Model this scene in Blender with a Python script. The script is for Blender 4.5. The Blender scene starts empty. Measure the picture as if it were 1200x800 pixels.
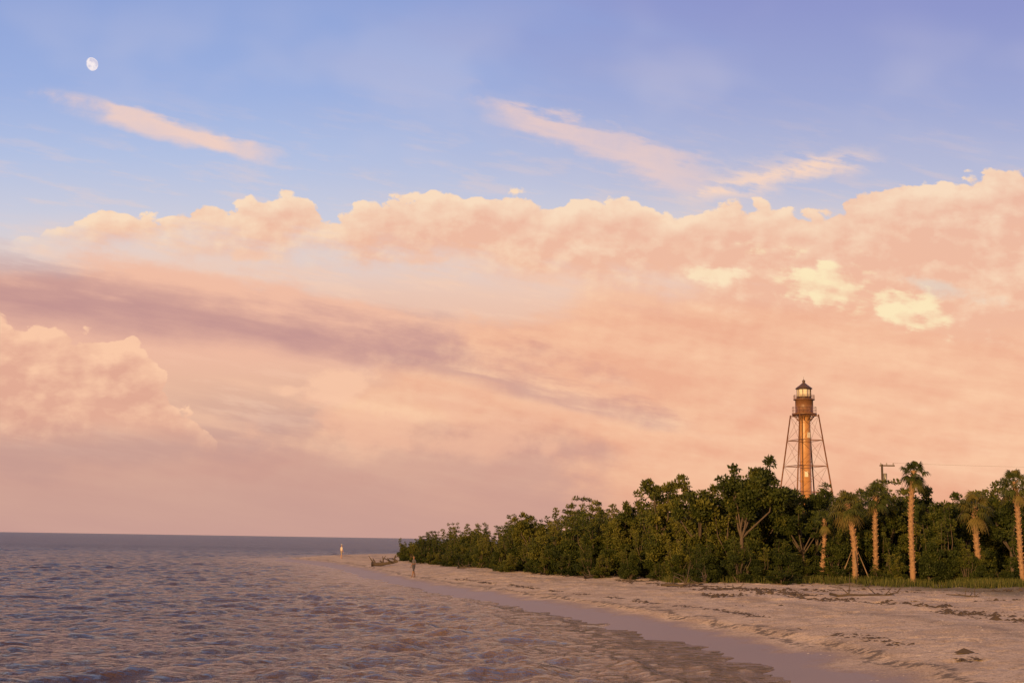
import bpy, math, random
import numpy as np
from mathutils import Vector, Matrix

random.seed(7)
RNG = np.random.default_rng(11)
scene = bpy.context.scene
scene.view_settings.view_transform = 'Standard'
scene.view_settings.look = 'None'
scene.view_settings.exposure = 0
R = math.radians

def lin(r, g, b):
    def f(c):
        c /= 255.0
        return c / 12.92 if c <= 0.04045 else ((c + 0.055) / 1.055) ** 2.4
    return (f(r), f(g), f(b), 1.0)

# ------------------------------------------------------------------ node DSL
class G:
    def __init__(s, nt): s.nt = nt
    def node(s, t, **kw):
        n = s.nt.nodes.new(t)
        for k, v in kw.items(): setattr(n, k, v)
        return n
    def put(s, sock, v):
        if isinstance(v, E_): v = v.s
        if isinstance(v, bpy.types.NodeSocket): s.nt.links.new(v, sock)
        else: sock.default_value = v
    def m(s, op, a, b=None, c=None, clamp=False):
        n = s.node('ShaderNodeMath', operation=op, use_clamp=clamp)
        s.put(n.inputs[0], a)
        if b is not None: s.put(n.inputs[1], b)
        if c is not None: s.put(n.inputs[2], c)
        return E_(s, n.outputs[0])
    def sm(s, x, a, b, lo=0.0, hi=1.0):
        n = s.node('ShaderNodeMapRange', interpolation_type='SMOOTHSTEP')
        for i, v in enumerate((x, a, b, lo, hi)): s.put(n.inputs[i], v)
        return E_(s, n.outputs[0])
    def vec(s, x, y, z=0.0):
        n = s.node('ShaderNodeCombineXYZ')
        s.put(n.inputs[0], x); s.put(n.inputs[1], y); s.put(n.inputs[2], z)
        return E_(s, n.outputs[0])
    def noise(s, v, scale, detail=5, rough=0.55, dist=0.0, lac=2.0, dim='3D'):
        n = s.node('ShaderNodeTexNoise', noise_dimensions=dim)
        s.put(n.inputs['Vector'], v)
        n.inputs['Scale'].default_value = scale
        n.inputs['Detail'].default_value = detail
        n.inputs['Roughness'].default_value = rough
        n.inputs['Lacunarity'].default_value = lac
        n.inputs['Distortion'].default_value = dist
        return E_(s, n.outputs[0])
    def voro(s, v, scale, detail=1, rough=0.5):
        n = s.node('ShaderNodeTexVoronoi', feature='F1', voronoi_dimensions='2D', normalize=True)
        s.put(n.inputs['Vector'], v)
        n.inputs['Scale'].default_value = scale
        n.inputs['Detail'].default_value = detail
        n.inputs['Roughness'].default_value = rough
        return E_(s, n.outputs['Distance'])
    def mix(s, f, a, b, blend='MIX'):
        n = s.node('ShaderNodeMix', data_type='RGBA', blend_type=blend)
        s.put(n.inputs[0], f); s.put(n.inputs[6], a); s.put(n.inputs[7], b)
        return E_(s, n.outputs[2])
    def ramp(s, x, stops):
        n = s.node('ShaderNodeValToRGB')
        cr = n.color_ramp
        while len(cr.elements) > 1: cr.elements.remove(cr.elements[-1])
        cr.elements[0].position = stops[0][0]; cr.elements[0].color = stops[0][1]
        for p, c in stops[1:]:
            e = cr.elements.new(p); e.color = c
        s.put(n.inputs[0], x)
        return E_(s, n.outputs[0])
    def curve(s, x, pts, x0, x1, y0, y1):
        n = s.node('ShaderNodeFloatCurve')
        c = n.mapping.curves[0]
        q = [((a - x0) / (x1 - x0), (b - y0) / (y1 - y0)) for a, b in pts]
        c.points[0].location = q[0]; c.points[1].location = q[-1]
        for a, b in q[1:-1]: c.points.new(a, b)
        n.mapping.update()
        s.put(n.inputs[1], (x - x0) * (1.0 / (x1 - x0)))
        return E_(s, n.outputs[0]) * (y1 - y0) + y0
class E_:
    def __init__(s, g, sock): s.g = g; s.s = sock
    def __add__(s, o): return s.g.m('ADD', s, o)
    __radd__ = __add__
    def __sub__(s, o): return s.g.m('SUBTRACT', s, o)
    def __rsub__(s, o): return s.g.m('SUBTRACT', o, s)
    def __mul__(s, o): return s.g.m('MULTIPLY', s, o)
    __rmul__ = __mul__
    def __truediv__(s, o): return s.g.m('DIVIDE', s, o)
    def clamp(s): return s.g.m('ADD', s, 0.0, clamp=True)

# ------------------------------------------------------------------ sun + sky
SUN_AZ, SUN_EL = 208.0, 8.0      # clockwise from +Y (view direction)
to_sun = Vector((math.sin(R(SUN_AZ)) * math.cos(R(SUN_EL)), math.cos(R(SUN_AZ)) * math.cos(R(SUN_EL)), math.sin(R(SUN_EL))))

world = bpy.data.worlds.new("sky")
scene.world = world
world.use_nodes = True
try: world.cycles.sampling_method = 'NONE'
except Exception: pass
nt = world.node_tree
nt.nodes.clear()
g = G(nt)
tc = g.node('ShaderNodeTexCoord')
sep = g.node('ShaderNodeSeparateXYZ')
nt.links.new(tc.outputs['Generated'], sep.inputs[0])
X, Y, Z = (E_(g, sep.outputs[i]) for i in range(3))
hyp = g.m('SQRT', X * X + Y * Y)
A = g.m('ARCTAN2', X, Y) * 57.2958
EL = g.m('ARCTAN2', Z, g.m('MAXIMUM', Y, hyp * 0.35)) * 57.2958
Ac = g.m('MINIMUM', g.m('MAXIMUM', A, -30.0), 30.0)

P = g.vec(A * 0.1 + 20.0, EL * 0.15 + 3.0)
P2 = g.vec(A * 0.1 + 19.97, EL * 0.15 + 3.06)
Pst = g.vec(A * 0.045 + EL * 0.035 + 9.0, EL * 0.22 + A * 0.03 + 4.0)
nbig = g.noise(P, 1.0, 3, 0.5, dim='2D')
nmid = g.noise(P, 3.4, 6, 0.58, dim='2D')
nmid2 = g.noise(P2, 3.4, 4, 0.55, dim='2D')
nst = g.noise(Pst, 2.0, 5, 0.55, dim='2D')
nst2 = g.noise(Pst, 6.5, 5, 0.62, dim='2D')
bil = 1.0 - g.voro(g.vec(A * 0.1 + (nmid - 0.5) * 0.16, EL * 0.13 + (nmid2 - 0.5) * 0.16), 6.0, 1.5, 0.5)
relief = (nmid - nmid2) * 2.4 + (bil - 0.7) * 0.8

def rp(lst): return [(max(0, min(1, e / 60.0)), lin(*c)) for e, c in lst]
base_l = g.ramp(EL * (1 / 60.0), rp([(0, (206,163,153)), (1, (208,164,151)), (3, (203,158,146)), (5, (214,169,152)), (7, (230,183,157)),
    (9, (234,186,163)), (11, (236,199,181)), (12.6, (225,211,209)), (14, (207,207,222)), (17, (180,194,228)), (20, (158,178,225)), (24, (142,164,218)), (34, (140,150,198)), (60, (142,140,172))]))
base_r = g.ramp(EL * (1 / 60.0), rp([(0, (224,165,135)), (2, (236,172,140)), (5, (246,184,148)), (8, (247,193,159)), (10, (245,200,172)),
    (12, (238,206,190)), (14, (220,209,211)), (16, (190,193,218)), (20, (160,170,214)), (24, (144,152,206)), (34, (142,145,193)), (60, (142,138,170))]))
col = g.mix(g.sm(A + (nst - 0.5) * 14, -12.0, 12.0), base_l, base_r)

# broad streaky veil
veil = g.sm(nst, 0.45, 0.68) * g.sm(EL, 16.0, 9.0) * g.sm(EL, 2.0, 6.0)
col = g.mix(veil * 0.6, col, lin(253, 204, 170))
veil2 = g.sm(nst2, 0.48, 0.72) * g.sm(EL, 22.0, 12.0) * g.sm(EL, 1.0, 5.0)
col = g.mix(veil2 * 0.3, col, lin(253, 212, 184))
thin = g.sm(nbig, 0.45, 0.7) * g.sm(EL, 14.0, 18.0) * g.sm(EL, 26.0, 20.0)
col = g.mix(thin * 0.25, col, lin(214, 206, 220))

def streak(a0, e0, a1, e1, w0, w1, namp=0.5, fine=0.0, sharp=0.9):
    dx, dy = a1 - a0, e1 - e0
    L = math.hypot(dx, dy)
    u = ((A - a0) * (dx / L) + (EL - e0) * (dy / L)) * (1 / L)
    d = (A - a0) * (-dy / L) + (EL - e0) * (dx / L)
    d = d + (nst - 0.5) * (namp * 2.4) + (nst2 - 0.5) * namp
    w = u * (w1 - w0) + w0
    k = g.sm(g.m('ABSOLUTE', d) / g.m('MAXIMUM', w, 0.02) + (nmid - 0.5) * (fine * 4) + (nst2 - 0.5) * (fine * 4), 1.0, 1.0 - sharp)
    uu = u + (nmid - 0.5) * 0.5
    return k * g.sm(uu, -0.1, 0.2) * g.sm(uu, 1.1, 0.75)

# pink bank, left and centre
pk_t = g.curve(Ac, [(-30, 11.2), (-22.3, 11.6), (-18.9, 12.2), (-15, 11.9), (-11.6, 11.5), (-6, 10.8), (0, 10.3), (8, 11.0), (16, 11.4), (30, 11.0)], -30, 30, 0, 30)
pk = g.sm(pk_t - EL + (nst - 0.5) * 2.4 + (nmid - 0.5) * 1.8, -0.2, 0.7) * g.sm(EL, 5.5, 9.0)
col = g.mix(pk * 0.85, col, g.mix(g.sm(A, -10.0, 6.0), lin(243, 188, 162), lin(248, 195, 161)))
# soft pink mass filling centre and right
mass_t = g.curve(Ac, [(-30, 4), (-10, 5.0), (-6, 8.0), (-1, 10.4), (4, 11.6), (10, 12.4), (22, 12.0), (30, 12)], -30, 30, 0, 30)
fm = mass_t - EL + (nmid - 0.5) * 2.4 + (nst - 0.5) * 2.4
mass = g.sm(fm, -0.2, 1.3) * g.sm(EL, 0.5, 4.0)
col = g.mix(mass * 0.75, col, g.mix((0.55 + (nmid - nmid2) * 1.3 + (nst - 0.5) * 2.0 + (nst2 - 0.5) * 0.5 + (nbig - 0.5) * 1.0).clamp(), lin(238, 172, 142), lin(254, 205, 168)))
# soft mauve band
dk = streak(-38, 12.9, 1.5, 7.6, 3.2, 1.4, 1.0, 0.14, 1.0)
dk = g.m('MAXIMUM', dk, streak(-30, 12.0, -5, 8.7, 1.7, 1.0, 0.7, 0.15, 1.0) * 1.0)
dk = g.m('MAXIMUM', dk, streak(-8, 8.8, 8.0, 5.2, 0.9, 0.6, 0.8, 0.2, 1.0) * 0.7)
col = g.mix(dk * (0.52 + nst2 * 0.5), col, lin(188, 141, 142))
# lower mauve haze, left/centre
lo = g.sm(EL + (nst - 0.5) * 2.5 + (nmid - 0.5) * 2.0, 5.8, 3.2) * g.sm(A + (nmid - 0.5) * 7 + (nst - 0.5) * 5 + EL * 0.3, 6.0, 1.5)
col = g.mix(lo * 0.7, col, g.mix(nst, lin(194, 149, 143), lin(214, 169, 152)))
cb = g.sm(EL + (nmid - 0.5) * 2.0, 3.2, 4.6) * g.sm(EL, 7.4, 5.5) * g.sm(A + (nst - 0.5) * 8, -14, -8) * g.sm(A, 6, 0)
col = g.mix(cb * g.sm(nmid, 0.42, 0.6) * 0.5, col, lin(242, 186, 158))

# cumulus, left
c6t = g.curve(Ac, [(-30, 9.6), (-22.3, 9.3), (-20.9, 9.0), (-18.4, 8.8), (-16.9, 8.6), (-15.9, 7.6), (-15.0, 6.3), (-13.8, 4.9), (-12.6, 3.2), (30, 2.0)], -30, 30, 0, 30)
f6 = c6t - EL + (bil - 0.7) * 2.6 + (nmid - 0.5) * 2.4
c6 = g.sm(f6, 0.0, 0.2) * g.sm(EL + (nmid - 0.5) * 1.4, 3.6, 5.4)
lit6 = (0.40 + relief * 1.2 + g.sm(f6, 1.6, 0.0) * 0.5 - (1.0 - g.sm(EL, 4.4, 7.6)) * 0.35).clamp()
col = g.mix(c6 * 0.85, col, g.mix(lit6, lin(226, 168, 146), lin(255, 205, 170)))
def blob(a, e, ra, re, tilt=0.0):
    ca, sa = math.cos(R(tilt)), math.sin(R(tilt))
    u = ((A - a) * ca + (EL - e) * sa) * (1 / ra)
    v = ((EL - e) * ca - (A - a) * sa) * (1 / re)
    return g.m('SQRT', u * u + v * v)
for (a, e, ra, re, t, st) in [(-7.6, 6.7, 1.9, 0.75, 0, .8), (-10.0, 6.5, 0.8, 0.35, 0, .7), (-11.9, 12.6, 0.9, 0.3, 0, .6), (-3.8, 12.6, 1.4, 0.35, 0, .5)]:
    b = g.sm(blob(a, e, ra, re, t) - (bil - 0.7) * 1.4 - (nmid - 0.5) * 2.4, 1.2, 0.5)
    col = g.mix(b * st, col, lin(251, 200, 168))

# main cumulus bank
t3 = g.curve(Ac, [(-30, 11.5), (-22.5, 12.9), (-20.6, 13.7), (-19.2, 14.3), (-16, 14.1), (-14.9, 14.8), (-9.3, 15.0), (-8.5, 14.6), (-5.8, 15.4), (-2.4, 15.7), (1.6, 15.3),
    (5.5, 15.1), (7.8, 14.7), (10.9, 15.4), (13.9, 14.9), (15.3, 15.9), (18.2, 16.6), (22.3, 17.0), (30, 17)], -30, 30, 0, 30)
b3 = g.curve(Ac, [(-30, 13.4), (-20.6, 13.4), (-15.3, 13.1), (-11.6, 12.7), (-7.8, 12.9), (-3.9, 12.5), (0, 12.1), (3.9, 11.7), (7.8, 11.3), (15.3, 10.4), (22.3, 9.4), (30, 9)], -30, 30, 0, 30)
f3 = t3 - EL + (bil - 0.72) * 2.0 + (nmid - 0.5) * 2.6 + (nbig - 0.5) * 0.4
m3 = g.sm(f3, 0.0, 0.2) * g.sm(EL - b3 + (nmid - 0.5) * 2.2 + (nst2 - 0.5) * 1.6, -1.0, 1.0)
lit3 = (0.16 + relief * 1.1 + g.sm(f3, 1.9, 0.0) * 0.65 + (nbig - 0.5) * 0.5).clamp()
col = g.mix(m3 * 0.93, col, g.mix(lit3, lin(242, 187, 158), lin(255, 223, 190)))

# pale gap + cream lit patches low in the bank
gap = g.sm(blob(19.0, 11.7, 2.0, 0.6, -14) - (nmid - 0.5) * 2.4, 1.0, 0.2)
col = g.mix(gap * 0.5, col, lin(216, 208, 200))
cr = g.sm(blob(15.2, 11.5, 4.0, 1.25, -17) - (nmid - 0.5) * 2.2 - (bil - 0.7) * 2.0 - (nst2 - 0.5) * 1.6, 1.0, 0.4)
col = g.mix(cr * (0.62 + relief * 1.0 + (nst2 - 0.5) * 1.0).clamp() * 0.9, col, lin(255, 235, 190))
cr2 = g.sm(blob(9.0, 12.1, 1.4, 0.55, 0) - (nmid - 0.5) * 2.2 - (bil - 0.7) * 1.5 - (nst2 - 0.5) * 1.2, 1.0, 0.3)
col = g.mix(cr2 * 0.75, col, lin(255, 233, 194))
# high wisps
w1 = streak(-20.2, 19.3, -11.0, 16.9, 0.62, 0.6, 0.25, 0.3, 0.75)
col = g.mix(w1 * (0.55 + nmid * 0.6).clamp() * 0.9, col, lin(252, 212, 190))
w2 = streak(-2.0, 19.6, 9.2, 16.2, 0.7, 1.2, 0.6, 0.45, 0.85)
col = g.mix(w2 * (0.25 + nmid * 0.9).clamp() * 0.85, col, lin(250, 211, 193))
w3 = streak(7.5, 15.8, 17.0, 17.2, 1.0, 0.8, 0.6, 0.5, 0.8)
col = g.mix(w3 * g.sm(nst2 + nmid, 0.8, 1.2), col, lin(253, 217, 193))
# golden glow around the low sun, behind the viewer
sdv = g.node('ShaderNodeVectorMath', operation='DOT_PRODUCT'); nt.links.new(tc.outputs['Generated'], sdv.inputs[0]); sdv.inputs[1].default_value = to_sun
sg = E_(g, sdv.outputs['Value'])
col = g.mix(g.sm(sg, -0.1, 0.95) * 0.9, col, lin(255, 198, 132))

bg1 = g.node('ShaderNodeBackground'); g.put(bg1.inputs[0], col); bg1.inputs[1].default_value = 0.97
skyt = g.node('ShaderNodeTexSky', sky_type='NISHITA', sun_disc=False)
skyt.sun_elevation = R(SUN_EL); skyt.sun_rotation = R(SUN_AZ)
bg2 = g.node('ShaderNodeBackground'); nt.links.new(skyt.outputs[0], bg2.inputs[0]); bg2.inputs[1].default_value = 0.002
add = g.node('ShaderNodeAddShader'); out = g.node('ShaderNodeOutputWorld')
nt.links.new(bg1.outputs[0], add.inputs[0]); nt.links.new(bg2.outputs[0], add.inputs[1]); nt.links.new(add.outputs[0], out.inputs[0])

sl = bpy.data.lights.new("sun", 'SUN'); sl.energy = 5.0; sl.angle = R(0.6); sl.color = (1.0, 0.57, 0.23)
so = bpy.data.objects.new("sun", sl); scene.collection.objects.link(so)
so.rotation_euler = (-to_sun).to_track_quat('-Z', 'Y').to_euler()

# ------------------------------------------------------------------ camera
cd = bpy.data.cameras.new("camera"); cam = bpy.data.objects.new("camera", cd); scene.collection.objects.link(cam)
cd.sensor_width = 36; cd.lens = 44.55; cd.clip_start = 0.5; cd.clip_end = 40000
cam.matrix_world = Matrix.Translation((0, 0, 3.5)) @ Matrix.Rotation(R(98.88), 4, 'X') @ Matrix.Rotation(R(0.9), 4, 'Z')
scene.camera = cam

# ------------------------------------------------------------------ numpy helpers
def vnoise(x, y, seed=0):
    xi = np.floor(x).astype(np.int64); yi = np.floor(y).astype(np.int64)
    xf = x - xi; yf = y - yi
    def h(a, b):
        n = (a * 374761393 + b * 668265263 + seed * 1442695041) & 0xffffffff
        n = ((n ^ (n >> 13)) * 1274126177) & 0xffffffff
        n = (n ^ (n >> 16)) & 0xffff
        return n / 65535.0
    u = xf * xf * (3 - 2 * xf); v = yf * yf * (3 - 2 * yf)
    return (h(xi, yi) * (1 - u) + h(xi + 1, yi) * u) * (1 - v) + (h(xi, yi + 1) * (1 - u) + h(xi + 1, yi + 1) * u) * v
def fbm(x, y, oct=4, seed=0):
    s = 0; a = 1; t = 0
    for o in range(oct):
        s = s + a * vnoise(x * 2 ** o + 17.3 * o, y * 2 ** o + 5.1 * o, seed + o); t += a; a *= 0.5
    return s / t
def sstep(x, a, b):
    t = np.clip((x - a) / (b - a), 0, 1); return t * t * (3 - 2 * t)

SH = [(9, -400), (8, -60), (7.5, -20), (7.3, 0), (7.4, 20), (7.2, 33), (6.7, 41), (5.6, 47.6), (3.7, 55.7), (0.9, 66.5), (-2, 75.8), (-5.8, 88), (-11.6, 110), (-20.9, 150),
      (-29, 176), (-34, 188), (-34, 199), (-29, 220), (-20, 262), (0, 310), (60, 380), (200, 500), (800, 900), (4000, 1800)]
poly = []
for i in range(len(SH) - 1):
    p0 = SH[max(i - 1, 0)]; p1 = SH[i]; p2 = SH[i + 1]; p3 = SH[min(i + 2, len(SH) - 1)]
    for k in range(3):
        t = k / 3.0
        poly.append(tuple(0.5 * (2 * p1[j] + (p2[j] - p0[j]) * t + (2 * p0[j] - 5 * p1[j] + 4 * p2[j] - p3[j]) * t * t + (-p0[j] + 3 * p1[j] - 3 * p2[j] + p3[j]) * t ** 3) for j in (0, 1)))
poly.append(SH[-1])
SHP = np.array(poly + [(9000, 1800), (9000, -9000), (9, -9000)])
def sdist(x, y):
    """signed distance to the shoreline, positive on land"""
    d2 = np.full(x.shape, 1e18); ins = np.zeros(x.shape, bool)
    n = len(SHP)
    for i in range(n):
        ax, ay = SHP[i]; bx, by = SHP[(i + 1) % n]
        ex, ey = bx - ax, by - ay
        t = np.clip(((x - ax) * ex + (y - ay) * ey) / (ex * ex + ey * ey), 0, 1)
        d2 = np.minimum(d2, (x - ax - t * ex) ** 2 + (y - ay - t * ey) ** 2)
        if ay != by:
            c = ((ay > y) != (by > y)) & (x < ex * (y - ay) / ey + ax)
            ins ^= c
    d = np.sqrt(d2)
    return np.where(ins, d, -d)
def gheight(x, y):
    x = np.asarray(x, float); y = np.asarray(y, float)
    d = sdist(x, y) + (fbm(x * 0.12, y * 0.12, 3, 5) - 0.5) * 1.6
    land = 1.15 * (1 - np.exp(-np.maximum(d, 0) / 8.0)) + 0.35 * sstep(d, 18, 60)
    land = land + 0.11 * sstep(d, 2.8, 3.4) * sstep(y, 90, 60)          # small beach scarp
    sea = np.maximum(0.11 * np.minimum(d, 0), -2.6)
    z = np.where(d > 0, land, sea)
    z = z + (fbm(x * 0.35, y * 0.35, 4, 9) - 0.5) * 0.24 * sstep(d, 2.5, 10) + (fbm(x * 1.3, y * 1.3, 3, 21) - 0.5) * 0.15 * sstep(d, 2.5, 7)
    pits = sstep(vnoise(x * 2.3 + 40, y * 2.3, 55), .66, .92) * sstep(fbm(x * .2, y * .2, 2, 56), .3, .5)
    return z - pits * 0.075 * sstep(d, 2.5, 4)
def gz(x, y): return float(gheight(np.array([x]), np.array([y]))[0])

def mk_mesh(name, verts, faces, mats=None, midx=None, smooth=True, attrs=None):
    me = bpy.data.meshes.new(name)
    verts = np.asarray(verts, np.float32); faces = np.asarray(faces, np.int32)
    nf, k = faces.shape
    me.vertices.add(len(verts)); me.vertices.foreach_set('co', verts.ravel())
    me.loops.add(nf * k); me.loops.foreach_set('vertex_index', faces.ravel())
    me.polygons.add(nf); me.polygons.foreach_set('loop_start', np.arange(nf, dtype=np.int32) * k)
    me.polygons.foreach_set('loop_total', np.full(nf, k, np.int32))
    if midx is not None: me.polygons.foreach_set('material_index', np.asarray(midx, np.int32))
    me.polygons.foreach_set('use_smooth', np.full(nf, smooth, bool) if np.isscalar(smooth) else np.asarray(smooth, bool))
    for m in (mats or []): me.materials.append(m)
    for k2, v in (attrs or {}).items():
        a = me.attributes.new(k2, 'FLOAT', 'POINT'); a.data.foreach_set('value', np.asarray(v, np.float32))
    me.update(calc_edges=True); me.validate()
    return me
def obj(name, data, parent=None, loc=(0, 0, 0), rot=(0, 0, 0), scl=(1, 1, 1)):
    o = bpy.data.objects.new(name, data); scene.collection.objects.link(o)
    o.location = loc; o.rotation_euler = rot; o.scale = scl
    if parent: o.parent = parent
    return o
def grid_faces(nr, nc):
    i = np.arange(nr * nc).reshape(nr, nc)
    return np.stack([i[:-1, :-1], i[:-1, 1:], i[1:, 1:], i[1:, :-1]], -1).reshape(-1, 4)

# ------------------------------------------------------------------ materials
def pmat(name):
    m = bpy.data.materials.new(name); m.use_nodes = True
    gg = G(m.node_tree); b = m.node_tree.nodes['Principled BSDF']
    return m, gg, b
def simple(name, c, rough=0.7, metal=0.0, vary=0.3, scale=6.0, bump=0.2):
    m, q, b = pmat(name)
    t = q.node('ShaderNodeTexCoord'); n = q.noise(E_(q, t.outputs['Object']), scale, 3, 0.6)
    q.put(b.inputs['Base Color'], q.mix(n, tuple(v * (1 - vary) for v in c) + (1,), tuple(min(1, v * (1 + vary)) for v in c) + (1,)))
    b.inputs['Roughness'].default_value = rough; b.inputs['Metallic'].default_value = metal
    if bump:
        bp = q.node('ShaderNodeBump'); bp.inputs['Strength'].default_value = bump; bp.inputs['Distance'].default_value = 0.02
        q.put(bp.inputs['Height'], n); q.nt.links.new(bp.outputs[0], b.inputs['Normal'])
    return m

# sand
m_sand, q, b = pmat("sand")
geo = q.node('ShaderNodeNewGeometry'); pos = E_(q, geo.outputs['Position'])
at = q.node('ShaderNodeAttribute', attribute_name='shore'); sh = E_(q, at.outputs['Fac'])
n1 = q.noise(pos, 0.35, 3, 0.6, dim='2D'); n2 = q.noise(pos, 2.4, 4, 0.65, dim='2D'); n3 = q.noise(pos, 12.0, 2, 0.7, dim='2D')
c = q.mix(q.sm(n1, 0.35, 0.65), (0.42, 0.315, 0.225, 1), (0.54, 0.42, 0.31, 1))
c = q.mix(q.sm(n2, 0.48, 0.66) * 0.6, c, (0.25, 0.185, 0.135, 1))
c = q.mix(q.sm(n3, 0.58, 0.70) * 0.6, c, (0.64, 0.54, 0.42, 1))
c = q.mix(q.sm(n3, 0.44, 0.34) * 0.6, c, (0.16, 0.12, 0.09, 1))
shn = sh + (n1 - 0.5) * 2.4 + (n2 - 0.5) * 0.8
wet = q.sm(shn, 3.0, 1.4)
c = q.mix(wet, c, (0.25, 0.17, 0.12, 1))
tl = q.sm(q.m('ABSOLUTE', shn - 3.2), 0.4, 0.1) * q.sm(n2, 0.42, 0.55)
c = q.mix(tl * 0.8, c, (0.08, 0.06, 0.045, 1))
tl2 = q.sm(q.m('ABSOLUTE', shn - 9.0), 0.8, 0.1) * q.sm(n3, 0.45, 0.58)
c = q.mix(tl2 * 0.7, c, (0.09, 0.07, 0.055, 1))
soil = q.sm(sh + (n1 - 0.5) * 8, 18.0, 24.0)
c = q.mix(soil * 0.85, c, q.mix(n2, (0.05, 0.05, 0.02, 1), (0.16, 0.12, 0.065, 1)))
q.put(b.inputs['Base Color'], c)
q.put(b.inputs['Roughness'], 0.95 - wet * 0.5)
bp = q.node('ShaderNodeBump'); bp.inputs['Strength'].default_value = 0.6; bp.inputs['Distance'].default_value = 0.06
q.put(bp.inputs['Height'], (n2 + n3 * 0.5) * (1.0 - wet * 0.8)); q.nt.links.new(bp.outputs[0], b.inputs['Normal'])

# water
m_sea, q, b = pmat("sea_water")
geo = q.node('ShaderNodeNewGeometry'); pos = E_(q, geo.outputs['Position'])
at = q.node('ShaderNodeAttribute', attribute_name='shore'); sh = E_(q, at.outputs['Fac'])   # negative offshore
sp = q.node('ShaderNodeSeparateXYZ'); q.put(sp.inputs[0], pos)
px_, py_ = E_(q, sp.outputs[0]), E_(q, sp.outputs[1])
dist = q.m('SQRT', px_ * px_ + py_ * py_)
nl = q.noise(q.vec(px_ * 0.6, py_), 0.05, 3, 0.6, dim='2D')
c = q.mix(q.sm(sh + (nl - 0.5) * 8, -20.0, -1.0), (0.050, 0.030, 0.026, 1), (0.17, 0.11, 0.055, 1))
q.put(b.inputs['Base Color'], c)
q.put(b.inputs['Roughness'], q.sm(dist, 30.0, 400.0, 0.06, 0.34) + (nl - 0.5) * 0.06)
b.inputs['IOR'].default_value = 1.33
nn = q.noise(q.vec(px_, py_ * 1.3), 3.4, 4, 0.65, dim='2D')
nn2 = q.noise(q.vec(px_ * 0.6, py_ * 1.3), 0.9, 3, 0.6, dim='2D')
bp = q.node('ShaderNodeBump'); bp.inputs['Strength'].default_value = 1.0; bp.inputs['Distance'].default_value = 0.15
q.put(bp.inputs['Height'], nn + nn2 * 1.8); q.nt.links.new(bp.outputs[0], b.inputs['Normal'])

m_bark = simple("bark", (0.085, 0.062, 0.045), 0.9, vary=0.5, bump=0.6)
m_drift = simple("driftwood_grey", (0.07, 0.052, 0.04), 0.9, vary=0.4, bump=0.5)
m_boot = simple("palm_trunk_boots", (0.26, 0.155, 0.085), 0.9, vary=0.5, scale=9, bump=0.8)
m_iron = simple("brown_painted_iron", (0.40, 0.20, 0.07), 0.4, vary=0.3, scale=1.5, bump=0.1)
m_iron2 = simple("dark_painted_iron", (0.18, 0.085, 0.04), 0.45, vary=0.3, scale=2.0, bump=0.1)
m_rod = simple("rusty_iron_rod", (0.16, 0.07, 0.035), 0.6, vary=0.3, scale=2.0, bump=0.1)
m_weed = simple("dried_seaweed", (0.06, 0.042, 0.03), 0.95, vary=0.4)
m_shell = simple("broken_shell", (0.55, 0.48, 0.41), 0.8, vary=0.25)
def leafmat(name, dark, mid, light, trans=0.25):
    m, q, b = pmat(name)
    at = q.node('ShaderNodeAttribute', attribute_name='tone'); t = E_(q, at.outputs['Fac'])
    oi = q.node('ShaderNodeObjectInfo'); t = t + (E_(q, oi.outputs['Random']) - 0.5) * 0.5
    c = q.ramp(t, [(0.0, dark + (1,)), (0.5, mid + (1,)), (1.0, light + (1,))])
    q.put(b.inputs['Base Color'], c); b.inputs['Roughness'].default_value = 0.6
    b.inputs['Specular IOR Level'].default_value = 0.2
    tr = q.node('ShaderNodeBsdfTranslucent'); q.put(tr.inputs[0], c)
    mx = q.node('ShaderNodeMixShader'); mx.inputs[0].default_value = trans
    o = q.nt.nodes['Material Output']
    q.nt.links.new(b.outputs[0], mx.inputs[1]); q.nt.links.new(tr.outputs[0], mx.inputs[2]); q.nt.links.new(mx.outputs[0], o.inputs[0])
    return m
m_leaf = leafmat("broad_leaves", (0.018, 0.029, 0.007), (0.050, 0.066, 0.012), (0.145, 0.14, 0.024))
m_frond = leafmat("palm_fronds", (0.03, 0.042, 0.010), (0.07, 0.088, 0.020), (0.18, 0.14, 0.045))
m_grass = leafmat("grass_blades", (0.04, 0.052, 0.012), (0.085, 0.10, 0.022), (0.17, 0.15, 0.045))

# ------------------------------------------------------------------ terrain
def lines(lo, hi, step, far, gr=1.25):
    c = list(np.arange(lo, hi, step)); s = step; x = hi; up = []
    while x < far: up.append(x); s *= gr; x += s
    s = step; x = lo - step; dn = []
    while x > -far: dn.append(x); s *= gr; x -= s
    return np.array(sorted(dn) + c + up)
xs = lines(-42, 48, 0.2, 9000); ys1 = np.arange(22, 112, 0.2); ys2 = np.arange(112, 270, 0.9)
ysf = []; s = .9; yv = 270
while yv < 12000: ysf.append(yv); s *= 1.2; yv += s
ysn = []; s = .25; yv = 21.75
while yv > -6000: ysn.append(yv); s *= 1.3; yv -= s
ys = np.array(sorted(ysn) + list(ys1) + list(ys2) + ysf)
gx, gy = np.meshgrid(xs, ys)
gzv = gheight(gx, gy)
sd = sdist(gx, gy)
V = np.stack([gx, gy, gzv], -1).reshape(-1, 3)
obj("beach_ground", mk_mesh("beach_ground", V, grid_faces(len(ys), len(xs)), [m_sand], attrs={'shore': sd.ravel()}))

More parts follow.
